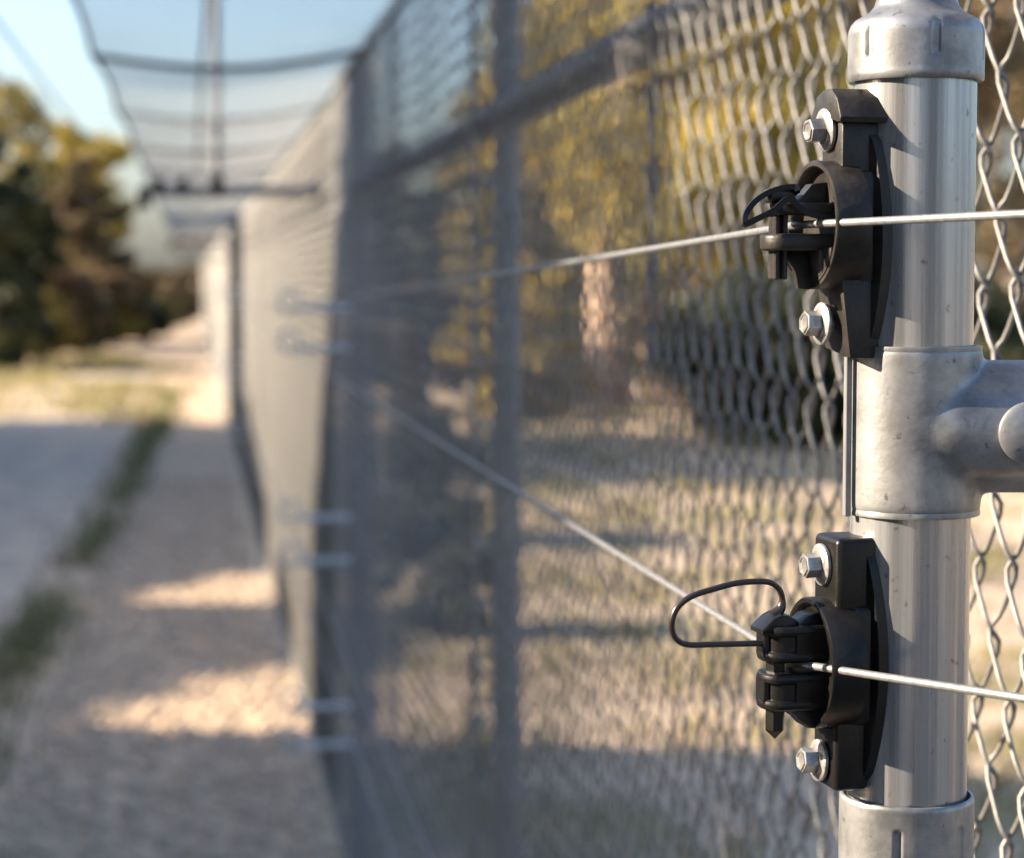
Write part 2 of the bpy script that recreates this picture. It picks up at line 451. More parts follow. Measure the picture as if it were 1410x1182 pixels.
T('scrub_tree', 188, 66, 2.0, 0.6, 'brown scrub tree lowest and nearest the end of the path', 'leaf_brown', 26, 0.05, 0.10, 46, 7500, 0.10)
T('low_shrub', 120, 47, 1.1, 0.8, 'low dark green shrub in front of the brown scrub', 'leaf_green', 27, 0.03, 0.04, 30, 4500, 0.06, cat='shrub')
T('low_shrub', 185, 56, 1.1, 0.8, 'small green shrub beside the far bend of the path', 'leaf_green', 28, 0.03, 0.04, 30, 4500, 0.07, cat='shrub')
T('low_shrub', 60, 43, 1.3, 0.6, 'olive shrub at the foot of the dark evergreens', 'leaf_olive', 29, 0.03, 0.04, 30, 4500, 0.06, cat='shrub')
T('low_shrub', 20, 39, 1.3, 0.7, 'dark shrub filling the foot of the edge evergreen', 'leaf_green', 34, 0.02, 0.04, 36, 7000, 0.06, cat='shrub')
T('low_shrub', 90, 46, 1.7, 0.8, 'brown shrub between the evergreens and the scrub', 'leaf_brown', 35, 0.02, 0.04, 36, 7000, 0.07, cat='shrub')
T('low_shrub', 150, 52, 1.7, 0.9, 'second brown shrub right of the first', 'leaf_brown', 36, 0.02, 0.04, 36, 7000, 0.07, cat='shrub')
T('low_shrub', 210, 70, 1.5, 0.9, 'small brown shrub near the far end of the path', 'leaf_brown', 37, 0.02, 0.04, 36, 6000, 0.08, cat='shrub')
T('low_shrub', 108, 50, 0.85, 0.55, 'low olive shrub at the track edge, leftmost of three', 'leaf_olive', 60, 0.02, 0.03, 30, 4500, 0.06, cat='shrub')
T('low_shrub', 155, 52, 0.9, 0.6, 'low golden shrub at the track edge, middle of three', 'leaf_yellow', 61, 0.02, 0.03, 30, 4500, 0.06, cat='shrub')
T('low_shrub', 202, 54, 0.85, 0.55, 'low green shrub at the track edge, rightmost of three', 'leaf_green', 62, 0.02, 0.03, 30, 4500, 0.06, cat='shrub')
T('low_shrub', 224, 62, 0.95, 0.55, 'small olive shrub left of the far fence foot', 'leaf_olive', 63, 0.02, 0.03, 30, 4000, 0.07, cat='shrub')
T('low_shrub', 246, 74, 1.0, 0.6, 'small brown shrub touching the far fence foot', 'leaf_brown', 64, 0.02, 0.03, 30, 4000, 0.08, cat='shrub')
T('scrub_tree', 232, 85, 1.9, 1.0, 'reddish scrub closing the far end of the path', 'leaf_brown', 30, 0.04, 0.1, 40, 6500, 0.12)
T('scrub_tree', 275, 95, 1.9, 1.3, 'reddish scrub behind the far end of the fence', 'leaf_brown', 33, 0.04, 0.1, 40, 6500, 0.14)

# --- bush inside the enclosure, seen through the mesh
IG = 'bush inside the enclosure'
T('paperbark_tree', 836, 26, 5.4, 1.7, 'pale leaning trunk tree in the middle behind the mesh', 'leaf_yellow', 41, 0.52, 0.29, 34, 6000, 0.08, IG, 'palebark', lean=(0.15, 0))
T('gum_tree', 985, 22, 4.8, 1.45, 'yellow green tree behind the mesh left of the insulators', 'leaf_yellow', 42, 0.36, 0.12, 44, 9000, 0.065, IG)
T('gum_tree', 1120, 26, 6.2, 1.9, 'taller yellow green tree behind the upper insulator', 'leaf_yellow', 53, 0.25, 0.14, 46, 9500, 0.075, IG)
T('gum_tree', 770, 38, 6.9, 1.9, 'olive tree behind the sloping rail of the fence', 'leaf_olive', 43, 0.12, 0.16, 50, 11000, 0.09, IG)
T('gum_tree', 900, 42, 7.2, 2.4, 'tall olive brown tree at the back behind the rail end', 'leaf_brown', 54, 0.10, 0.18, 56, 12000, 0.10, IG)
T('gum_tree', 1010, 40, 7.4, 2.4, 'tall olive tree at the back left of the capped post', 'leaf_olive', 55, 0.10, 0.18, 56, 12000, 0.10, IG)
T('gum_tree', 1240, 30, 6.2, 2.2, 'brown tree behind the capped post', 'leaf_brown', 44, 0.10, 0.15, 56, 12000, 0.08, IG, 'palebark')
T('gum_tree', 1410, 24, 5.4, 1.7, 'dry tree behind the mesh at the right picture edge', 'leaf_brown', 45, 0.12, 0.13, 50, 10000, 0.07, IG, 'palebark')
T('tea_tree', 530, 36, 3.9, 0.8, 'dark narrow tree behind the far mesh post', 'leaf_green', 46, 0.04, 0.16, 50, 9000, 0.08, IG)
T('tea_tree', 590, 40, 3.4, 1.0, 'dark rounded tree in the gap of sky behind the mesh', 'leaf_green', 56, 0.04, 0.13, 46, 8000, 0.08, IG)
T('tea_tree', 665, 40, 4.3, 1.1, 'olive shrub tree left of the nearer fence post', 'leaf_olive', 47, 0.05, 0.10, 46, 8500, 0.08, IG)
T('low_shrub', 722, 24, 1.8, 0.8, 'yellowish shrub behind the mesh right of the nearer fence post', 'leaf_yellow', 48, 0.04, 0.05, 34, 6000, 0.055, IG, cat='shrub')
T('low_shrub', 700, 28, 2.0, 1.0, 'olive shrub straight behind the nearer fence post', 'leaf_olive', 57, 0.04, 0.05, 36, 6000, 0.06, IG, cat='shrub')
T('low_shrub', 985, 25, 1.9, 1.1, 'brown shrub with dry leaves in the shade behind the mesh', 'leaf_brown', 49, 0.04, 0.05, 36, 6000, 0.06, IG, cat='shrub')
T('low_shrub', 1060, 20, 1.6, 0.9, 'dark green shrub left of the tee fitting', 'leaf_green', 50, 0.03, 0.05, 40, 8000, 0.055, IG, cat='shrub')
T('low_shrub', 1180, 21, 1.8, 1.0, 'dark green shrub behind the upper insulator', 'leaf_green', 58, 0.03, 0.05, 40, 8000, 0.055, IG, cat='shrub')
T('low_shrub', 1320, 19, 1.55, 1.0, 'dark shrub behind the tee fitting of the capped post', 'leaf_green', 51, 0.03, 0.05, 40, 8000, 0.055, IG, cat='shrub')
T('low_shrub', 880, 32, 2.8, 1.5, 'dark shrub deep in the shade behind the pale trunk', 'leaf_green', 52, 0.03, 0.06, 44, 9000, 0.075, IG, cat='shrub')
T('low_shrub', 575, 13.2, 0.75, 0.40, 'knee high shrub added behind the shaded mesh bay for its shadow', 'leaf_green', 65, 0.03, 0.03, 30, 4500, 0.04, IG, cat='shrub')  # added to cast a dark streak over the lit ground
T('low_shrub', 590, 9.7, 0.55, 0.30, 'smallest shrub nearest the viewer, added behind the mesh to throw a shadow', 'leaf_green', 66, 0.03, 0.02, 26, 3500, 0.03, IG, cat='shrub')  # put in for its shadow; mostly hidden by the mesh
T('low_shrub', 560, 26, 1.6, 0.8, 'brown low shrub behind the far mesh post', 'leaf_brown', 59, 0.03, 0.05, 34, 5500, 0.06, IG, cat='shrub')

# --- row of shrubs on the sunny side of the path: they shade it
HX = -6.0
HEDGE = [(-9.0, 0.0), (-8.9, 5.0), (-4.0, 6.5), (1.1, 7.2), (1.55, 6.4), (1.60, 0.0), (2.42, 0.0), (2.43, 4.62), (2.98, 4.72), (3.02, 5.9), (3.4, 9.5), (5.8, 9.2), (6.42, 5.9), (6.52, 5.1), (8.10, 3.85), (8.36, 3.15), (8.62, 2.60), (9.1, 2.74), (10.02, 2.97), (10.05, 3.3), (11.45, 3.3),
         (11.5, 2.60), (12.85, 2.95), (12.9, 3.45), (14.3, 3.55), (16.3, 3.75), (17.9, 3.7), (18.1, 6.2), (23.4, 6.3), (23.6, 3.5), (24.3, 3.4), (25.3, 2.6), (25.4, 0)]  # tops shaped to the shadow edges; nearest and rear ones raised to block sky
def hedge_top(y):
    if y <= HEDGE[0][0] or y >= HEDGE[-1][0]: return 0.0
    for a, b in zip(HEDGE, HEDGE[1:]):
        if y <= b[0]: return a[1] + (b[1] - a[1]) * (y - a[0]) / (b[0] - a[0])
def hedge(y0, y1, label, seed, leaf):
    rr = np.random.default_rng(seed); yc = (y0 + y1) / 2
    root = empty('tall_shrub', (HX, yc, 0)); tag(root, label, 'shrub', 'row of shrubs shading the path')
    zmax = max(hedge_top(y0 + (y1 - y0) * q_ / 10) for q_ in range(11)) + 0.3
    n = int((y1 - y0) * 1.1 * 1000 * zmax)
    x = rr.uniform(-0.6, 0.6, n); y = rr.uniform(y0 - 0.03, y1 + 0.03, n); z = rr.uniform(0.15, zmax, n)
    keep = []
    for i in range(n):
        h = hedge_top(y[i] - x[i] * SUN_SKEW) + 0.10 * noise.noise(Vector((y[i] * 3.1, seed, 0)))
        keep.append(z[i] + x[i] * TAN_EL < h - 0.04)
    k = np.array(keep)
    p = np.stack([x[k], y[k] - yc, z[k]], 1)
    V, Fq = quads_at(p, 0.11, rr)
    from_np('crown', V, Fq, leaf, root)
    bm = bmesh.new(); q = random.Random(seed)
    ht = hedge_top(yc) * 0.8
    for s in range(4):
        b0 = Vector((q.uniform(-.15, .15), q.uniform(-.2, .2), -0.05)); e = Vector((q.uniform(-.45, .3), q.uniform(-.5, .5) * (y1 - y0), ht * q.uniform(.6, 1)))
        bm_tube(bm, [b0, b0.lerp(e, .5) + Vector((0, q.uniform(-.1, .1), 0)), e], [.06, .04, .012], 6)
    from_bm('trunk', bm, M['bark'], root)
hy = [2.3, 4.2, 6.4, 8.4, 10.05, 11.5, 12.9, 14.8, 16.8, 18.8, 20.8, 23.0, 25.6]
hl = ['nearest tall shrub of the row shading the path', 'second tall shrub of the row, beside the first fence bay', 'sloping shrub third in the row shading the path',
      'low shrub fourth in the row, beside a sunny gap', 'shrub fifth in the row shading the path', 'low shrub sixth in the row, beside the farther sunny gap',
      'shrub seventh in the row shading the path', 'shrub eighth in the row shading the path', 'shrub ninth in the row shading the path',
      'shrub tenth in the row shading the path', 'shrub eleventh in the row shading the path', 'last shrub of the row where the shade ends']
for i in range(12): hedge(hy[i], hy[i + 1], hl[i], 100 + i, M['leaf_green'] if i % 2 else M['leaf_olive'])
hedge(-9.0, -5.5, 'farthest back unseen shrub added behind the viewer to block light', 140, M['leaf_green'])  # unseen, added to cut bounce and sky light on the foreground
hedge(-5.5, -2.0, 'middle unseen shrub added behind the viewer to block light', 141, M['leaf_olive'])  # likewise unseen, added as a light blocker
hedge(-2.0, 1.6, 'unseen light blocking shrub added behind the viewer beside the sunny gap', 142, M['leaf_green'])  # unseen blocker; its edge leaves a gap of sun for the post
tree('gum_tree', (-6.3, 14.0, 0), 9.5, 1.6, 'unseen bare trunked gum added to the shrub row for its shadow', M['leaf_olive'], M['palebark'], 130, trunk_h=0.72, trunk_r=0.17, nclump=12, nleaf=2500, lsize=0.1)  # out of view, put in so its trunk throws a shadow streak

# ------------------------------------------------------------------ chain link fence
fence = empty('chain_link_fence', (FX, 2.8, 0))
tag(fence, 'long galvanised chain link fence with overhanging arms beside the path', 'fence')
FTOP = 2.122; PER = 0.070; W2 = 0.0221; WR = 0.00138
def zig(npts, nside, wr, z1, step=1):
    pts = []
    half = PER / 2 * step
    k = 0; z = 0.02
    while z + half <= z1:
        s = 1 if k % 2 == 0 else -1          # rising to the far side on the front face, back on the rear face
        a, b = (-W2 / 2, W2 / 2) if s > 0 else (W2 / 2, -W2 / 2)
        front = -0.0036 if s > 0 else 0.0036
        if npts == 3:
            pts.append((0, a * 1.10, z)); pts.append((front * 0.7, a * 0.98, z + half * 0.10)); pts.append((front, a * 0.62, z + half * 0.27)); pts.append((front, b * 0.62, z + half * 0.73)); pts.append((front * 0.7, b * 0.98, z + half * 0.90))
        else:
            pts.append((front * 0.6, a, z))
        z += half; k += 1
    return pts
V, Fc = tube_arrays(zig(3, 6, WR, FTOP), WR, 6)
wire_me = mesh_np('wire', V, Fc, M['mesh'], True)
Y0 = -0.45
N_NEAR = 296
for i in range(N_NEAR):
    o = link('wire', wire_me, fence)
    jit = rnd.uniform(-0.006, 0.006)
    o.location = (0.004 * noise.noise(Vector((i * 0.05, 3, 0))), Y0 + i * W2 - 2.8, (PER / 2 if i % 2 else 0) + jit)
    if i % 2 == 0: pass
def far_mesh(name, ya, yb, step, wr):
    V, Fc = tube_arrays(zig(1, 3, wr, FTOP), wr, 5)
    V = np.array([tuple(v) for v in V]); Fc = np.array(Fc); n = int((yb - ya) / (W2 * step)); nv = len(V)
    VV = np.tile(V, (n, 1)).reshape(n, nv, 3)
    VV[:, :, 1] += (ya - 2.8 + np.arange(n) * W2 * step)[:, None]; VV[:, :, 2] += (np.arange(n) % 2 * PER / 2)[:, None]
    FF = (Fc[None] + (np.arange(n) * nv)[:, None, None]).reshape(-1, 4)
    o = from_np(name, VV.reshape(-1, 3), FF, M['mesh'], fence, True); o['kind'] = 'stuff'
yb = Y0 + N_NEAR * W2
far_mesh('far_wires', yb, 22.0, 1, WR * 1.15)
far_mesh('far_wires', 22.0, 70.0, 3, WR * 2.6)
post_y = [2.80, 5.55, 8.20, 11.3, 14.0, 16.6, 19.3, 22.0, 24.8, 27.5, 30.2, 33, 35.8, 38.5, 41, 44, 47, 50, 53, 56, 59, 62, 65, 68]
bm = bmesh.new(); bm_lathe(bm, [(0.0195, -0.1), (0.0195, FTOP - 0.02), (0.022, FTOP - 0.02), (0.022, FTOP + 0.01), (0.016, FTOP + 0.03), (0.002, FTOP + 0.035)], 20)
po = from_bm('post', bm, M['post'], fence); po.location = (0.026, 0.13, 0)
for y in post_y[1:]:
    q = po.copy(); COL.objects.link(q); q.parent = fence; q.location = (0.026, y - 2.8, 0)
def fpt(x, y, z): return Vector((x - FX, y - 2.8, z))
RZ = CAM_H + 0.222
tube('rail', [fpt(FX + 0.026, -0.6, RZ), fpt(FX + 0.026, 2.91, RZ)], 0.0228, M['post'], fence, 16)
tube('rail', [fpt(FX + 0.026, 2.95, RZ), fpt(FX + 0.026, 5.53, RZ)], 0.0228, M['post'], fence, 16)
tube('top_wire', [fpt(FX - 0.004, y, FTOP - 0.01) for y in (-0.6, 2.8, 5.5, 20, 70)], 0.006, M['cable'], fence, 8)
tube('bottom_wire', [fpt(FX - 0.004, y, 0.06) for y in (-0.6, 2.8, 5.5, 20, 70)], 0.003, M['mesh'], fence, 6)
# tension bar with lacing clips beside the nearer post
tube('tension_bar', [fpt(FX - 0.002, 3.06, 0.05), fpt(FX - 0.002, 3.06, FTOP)], 0.005, M['post'], fence, 8)
bmc = bmesh.new(); bm_tube(bmc, [(0.026 + 0.03 * math.cos(a), 0.06 + 0.08 * math.sin(a), 0) for a in [k * math.pi / 6 for k in range(12)]], 0.003, 6, True)
clip = from_bm('lacing_clip', bmc, M['post'], fence)
for k in range(24):
    q = clip if k == 0 else clip.copy()
    if k: COL.objects.link(q); q.parent = fence
    q.location = (0, 0.13, 0.12 + k * 0.085)
# thin stake at the mesh
tube('stake', [fpt(FX + 0.01, 1.915, 1.52), fpt(FX + 0.01, 1.915, FTOP)], 0.0036, M['cable'], fence, 8)
# outrigger arms that carry the overhang
arm_y = [6.75, 16.5, 27.5, 38.5]
for y in arm_y:
    z = CAM_H + 0.265
    a = tube('outrigger_arm', [fpt(FX + 0.03, y, z), fpt(-0.14, y, z)], 0.0165, M['post'], fence, 12)
    for (x, s) in ((-0.09, 1.0), (-0.02, 1.0), (0.085, 1.25)):
        bmk = bmesh.new(); bm_box(bmk, fpt(x - 0.016 * s, y - 0.02, z - 0.018), fpt(x + 0.016 * s, y + 0.02, z + 0.038 * s), 0.006)
        from_bm('clamp', bmk, M['black'], a)
    bmk = bmesh.new(); bm_box(bmk, fpt(-0.155, y - 0.02, z - 0.055), fpt(-0.115, y + 0.02, z + 0.012), 0.006)
    from_bm('end_clamp', bmk, M['black'], a)
    bmk = bmesh.new(); bm_lathe(bmk, [(0.002, -0.018), (0.02, -0.014), (0.024, 0), (0.02, 0.014), (0.002, 0.018)], 14)
    q = from_bm('joint', bmk, M['cast'], a); q.location = fpt(FX - 0.03, y - 0.02, z + 0.012)
for y in arm_y[:2]:
    tube('upright', [fpt(0.085, y, CAM_H + 0.28), fpt(0.085, y, CAM_H + 1.5)], 0.0145, M['palebark'] if False else M['post'], fence, 12)

# overhanging net
net = empty('overhang_net', (0.12, 6.0, CAM_H + 0.45))
tag(net, 'dark netting stretched out from the fence top over the path', 'net')
NX0, NX1, NH0, NH1 = -0.218, FX, 0.510, 0.530
cab_y = [1.7, 3.4, 5.08, 6.75, 8.5, 10.2, 11.9, 13.6, 15.3, 17, 18.7, 21, 23.5, 27.5, 32, 38.5]
def net_pt(t, y):
    k = 0
    while k < len(cab_y) - 2 and cab_y[k + 1] < y: k += 1
    u = (y - cab_y[k]) / (cab_y[k + 1] - cab_y[k]); u = min(max(u, 0), 1)
    edge = 0.014 * math.sin(math.pi * u) * (1 - t)
    x = NX0 + edge + (NX1 - NX0 - edge) * t
    z = CAM_H + NH0 + (NH1 - NH0) * t - 0.034 * math.sin(math.pi * t) + 0.012 * math.sin(math.pi * u) * math.sin(math.pi * t)
    return Vector((x - 0.12, y - 6.0, z - CAM_H - 0.45))
Vn = []; Fn = []
def strand(pts, rr_):
    V, Fc = tube_arrays(pts, rr_, 3); b = len(Vn); Vn.extend(V); Fn.extend([tuple(i + b for i in f) for f in Fc])
y = 1.5
while y < 38:
    strand([net_pt(t, y) for t in (0, .17, .34, .5, .66, .83, 1)], 0.0006 if y < 12 else 0.0008); y += 0.022 if y < 12 else 0.055
for k in range(23):
    t = k / 22; strand([net_pt(t, 1.5 + 0.3 * j) for j in range(121)], 0.0007)
o = from_np('netting', Vn, Fn, M['net'], net); o['kind'] = 'stuff'
for y in cab_y:
    tube('cross_cable', [net_pt(t / 12, y) - Vector((0, 0, 0.006)) for t in range(13)], 0.0075 if y < 6 else 0.003, M['cable'], net, 8)
ep = []
yy = 1.5
while yy < 38: ep.append(net_pt(0, yy)); yy += 0.2
tube('edge_cable', ep, 0.006, M['cable'], net, 8)
tube('ridge_cable', [net_pt(0.40, 1.5 + j * 0.5) - Vector((0, 0, 0.01)) for j in range(70)], 0.004, M['cable'], net, 6)
o = tube('overhead_wire', [(-0.40, -1, CAM_H + 0.545), (-0.40, 20, CAM_H + 0.54), (-0.40, 60, CAM_H + 0.60)], 0.004, M['cable'], None, 6)
tag(o, 'thin dark wire running overhead left of the netting', 'wire')

# ------------------------------------------------------------------ standoff brackets and electric wires
BH = [-0.079, -0.180, -0.613, -0.724, -1.100, -1.200]
TIP_X = 0.245
words = ['topmost', 'second from top', 'third from top', 'fourth from top', 'fifth from top', 'lowest']
def bracket(y, i, where, proto=None):
    root = empty('wire_bracket', (FX, y, CAM_H + BH[i]))
    tag(root, f'{words[i]} wire bracket on the fence post {where}', 'bracket', 'wire standoff brackets on the fence posts')
    if proto is None:
        tube('rod', [(0.03, 0, 0), (-0.13, 0, 0)], 0.0085, M['bracket'], root, 10)
        tube('ring', [(-0.155 + 0.026 * math.cos(a), 0, 0.018 + 0.026 * math.sin(a)) for a in [k * math.pi / 8 for k in range(16)]], 0.005, M['bracket'], root, 8, True)
    else:
        for c in proto.children:
            q = c.copy(); COL.objects.link(q); q.parent = root
    return root
pb = None
for y, where in ((5.52, 'where the sunlight ends'), (16.57, 'farther along the fence')):
    for i in range(6):
        b = bracket(y, i, where, pb); pb = pb or b
for y in (27.47,):
    for i in range(0, 6):
        bracket(y, i, 'farthest along the fence', pb)

# ------------------------------------------------------------------ the capped post in the foreground
POLE_D = 0.870
pc = P(1254.5, 597, POLE_D)
PX, PY = pc.x, pc.y
def zpx(py): return P(1254, py, POLE_D).z
def zf(py): return P(1254, py, POLE_D - 0.026).z         # at the front of the tube
MM = 0.001
post = empty('capped_post', (PX, PY, 0), -YAW)          # local x right, y away from the camera
tag(post, 'galvanised tube post with domed cap and tee fitting in the foreground', 'post')
R = 0.0240
bm = bmesh.new()
bm_lathe(bm, [(R, z) for z in (-0.15, 0.3, 0.8, 1.1, 1.2, 1.4, 1.6, 1.7, zf(95))], 96)
from_bm('tube', bm, M['pole'], post)
# cap with pressed slots
zc0 = zf(106)
def slot(angles, z0, z1, depth, hw):
    def fn(t, r, h):
        for a in angles:
            d = (t - a + math.pi) % (2 * math.pi) - math.pi
            u = d * r
            zz = 0
            if h < z0: zz = z0 - h
            elif h > z1: zz = h - z1
            q = math.hypot(u, zz) / hw
            if q < 1: return r - depth * min(1, (1 - q) * 2.2)
        return r
    return fn
RC = 0.0268
prof = [(R + 0.0004, zc0 + 0.001), (RC - 0.0006, zc0), (RC, zc0 + 0.0008), (RC + 0.0001, zc0 + 0.003)]
for k in range(1, 20): prof.append((RC, zc0 + 0.003 + k * 0.00085))
prof += [(RC - 0.0003, zc0 + 0.0205), (RC - 0.0011, zc0 + 0.0225), (RC - 0.0026, zc0 + 0.0243), (RC - 0.0052, zc0 + 0.0258), (RC - 0.0082, zc0 + 0.0275), (RC - 0.0102, zc0 + 0.0300),
         (RC - 0.0112, zc0 + 0.0335), (RC - 0.0122, zc0 + 0.0375), (RC - 0.0150, zc0 + 0.0415), (RC - 0.0195, zc0 + 0.0442), (0.001, zc0 + 0.0452)]
bm = bmesh.new()
A0 = math.radians(-90) + math.asin((1263 - 1252) / 92.0)
bm_lathe(bm, prof, 220, fn=slot([A0 + k * math.radians(60) for k in range(6)], zc0 + 0.0098, zc0 + 0.0200, 0.0013, 0.0019))
from_bm('cap', bm, M['cast'], post, angle=60)
# lower sleeve
zs = zf(1113)
RS = 0.0271
prof = [(RS, zs - 0.10)] + [(RS, zs - 0.045 + k * 0.0009) for k in range(49)] + [(RS - 0.0003, zs - 0.0003), (RS - 0.0009, zs), (R + 0.0016, zs), (R + 0.0012, zs - 0.003)]
bm = bmesh.new()
A1 = math.radians(-90) + math.asin((1228 - 1255) / 93.0)
bm_lathe(bm, prof, 220, fn=slot([A1 + k * math.radians(60) for k in range(6)], zs - 0.028, zs - 0.0108, 0.0012, 0.0018), cap=False)
from_bm('lower_sleeve', bm, M['cast'], post, angle=60)
# tee fitting: sleeve, branch and bulge fused into one skin
zt0, zt1 = zf(716), zf(479); zt = zf(594)
bm = bmesh.new()
def cyl(bm, c, axis, r, h0, h1, n=64):
    pr = [(0.0005, h0), (r, h0), (r, h1), (0.0005, h1)]
    b2 = bmesh.new(); bm_lathe(b2, pr, n, 'z' if axis == 'z' else 'x', cap=True)
    me = bpy.data.meshes.new('tmp'); b2.to_mesh(me); b2.free()
    me.transform(Matrix.Translation(c)); bm.from_mesh(me); bpy.data.meshes.remove(me)
def capsule(bm, c, r, x0, x1, sy=1.0):
    pr = [(0.0005, x0 - r)] + [(r * math.sin(a), x0 - r * math.cos(a)) for a in [k * math.pi / 20 for k in range(1, 11)]] + [(r, x1), (0.0005, x1)]
    b2 = bmesh.new(); bm_lathe(b2, pr, 48, 'x', cap=True)
    me = bpy.data.meshes.new('tmp'); b2.to_mesh(me); b2.free()
    me.transform(Matrix.Translation(c) @ Matrix.Diagonal((1, sy, 1, 1))); bm.from_mesh(me); bpy.data.meshes.remove(me)
cyl(bm, (0.0012, 0, 0), 'z', 0.0267, zt0, zt1)
cyl(bm, (0, 0.002, zt), 'x', 0.0268, 0.006, 0.085)
capsule(bm, (0, -0.0160, zt - 0.001), 0.0195, 0.0150, 0.085, 0.66)
tmp = from_bm('tee_tmp', bm, M['cast'])
md = tmp.modifiers.new('r', 'REMESH'); md.mode = 'VOXEL'; md.voxel_size = 0.00085
sm = tmp.modifiers.new('s', 'SMOOTH'); sm.factor = 0.5; sm.iterations = 60
dg = bpy.context.evaluated_depsgraph_get()
me = bpy.data.meshes.new_from_object(tmp.evaluated_get(dg))
bpy.data.objects.remove(tmp)
me.polygons.foreach_set('use_smooth', [True] * len(me.polygons))
if not me.materials: me.materials.append(M['cast'])
tee = link('tee_fitting', me, post)
# crisp rims of the sleeve
for z, nm in ((zt1, 1), (zt0, -1)):
    bm = bmesh.new(); bm_lathe(bm, [(0.0258, z - nm * 0.004), (0.02655, z - nm * 0.0009), (0.0264, z + nm * 0.0002), (R + 0.0003, z + nm * 0.0002), (R + 0.0003, z - nm * 0.004)], 96, cap=False)
    q = from_bm('rim', bm, M['cast'], tee); q.location = (0.0012, 0, 0)
# dome head bolt on the branch
bm = bmesh.new(); bm_lathe(bm, [(0.0122, 0), (0.0124, 0.0022), (0.0118, 0.0028), (0.0095, 0.0036), (0.006, 0.0042), (0.0005, 0.0044)], 48)
q = from_bm('bolt', bm, M['cast'], tee)
q.location = (0.0408, -0.0282, zt - 0.0005); q.rotation_euler = (math.radians(90), 0, 0)
tube('rail', [(0.03, 0.002, zt), (0.60, 0.002, zt)], 0.0212, M['pole'], post, 40)

# ------------------------------------------------------------------ insulators
NDIR = math.pi + math.radians(6.2)
IMG = 3.107          # photo px per mm along the outward direction
def loc_px(px, py, t, py0):
    """local (n,t,z) in metres from a photo pixel at sideways offset t (mm)"""
    n = (1254.5 - px + t * 1.45) / IMG
    return Vector((n * MM, t * MM, (py0 - py) * 0.2905 * MM))
def flange(root, zmid, half, wmax, wend, mt):
    bm = bmesh.new(); NZ, NT = 24, 14; lo = []; hi = []
    for i in range(NZ + 1):
        s = -1 + 2 * i / NZ; z = zmid + s * half
        w_ = wend + (wmax - wend) * (1 - s * s) ** 0.8
        if i in (0, NZ): w_ *= 0.9
        a, b = [], []
        for k in range(NT + 1):
            t = -w_ + 2 * w_ * k / NT
            a.append(bm.verts.new((math.sqrt(24.15 ** 2 - t * t) * MM, t * MM, z * MM)))
            b.append(bm.verts.new((math.sqrt(27.3 ** 2 - t * t * 1.02) * MM, t * MM, z * MM)))
        lo.append(a); hi.append(b)
    for i in range(NZ):
        for k in range(NT):
            bm.faces.new((lo[i][k], lo[i + 1][k], lo[i + 1][k + 1], lo[i][k + 1]))
            bm.faces.new((hi[i][k], hi[i][k + 1], hi[i + 1][k + 1], hi[i + 1][k]))
        bm.faces.new((lo[i][0], hi[i][0], hi[i + 1][0], lo[i + 1][0])); bm.faces.new((lo[i][NT], lo[i + 1][NT], hi[i + 1][NT], hi[i][NT]))
    for k in range(NT):
        bm.faces.new((lo[0][k], lo[0][k + 1], hi[0][k + 1], hi[0][k])); bm.faces.new((lo[NZ][k], hi[NZ][k], hi[NZ][k + 1], lo[NZ][k + 1]))
    return from_bm('saddle', bm, mt, root, angle=40)
def sbox(bm, n0, n1, t0, t1, z0, z1, bev=1.2, seg=3, taper=None):
    bm_box(bm, (n0 * MM, t0 * MM, z0 * MM), (n1 * MM, t1 * MM, z1 * MM), bev * MM, seg, taper)
def drum(root, r, n0, n1, mt, recess=4.5):
    bm = bmesh.new()
    pr = [(r * 0.95, n0), (r, n0 + 0.5), (r, n1 - 0.6), (r - 0.5, n1), (r - 2.0, n1), (r - 2.6, n1 - 0.6), (r - 3.0, n1 - recess), (0.5, n1 - recess)]
    bm_lathe(bm, [(a * MM, b * MM) for a, b in pr], 72, 'x')
    return from_bm('drum', bm, mt, root, angle=40)
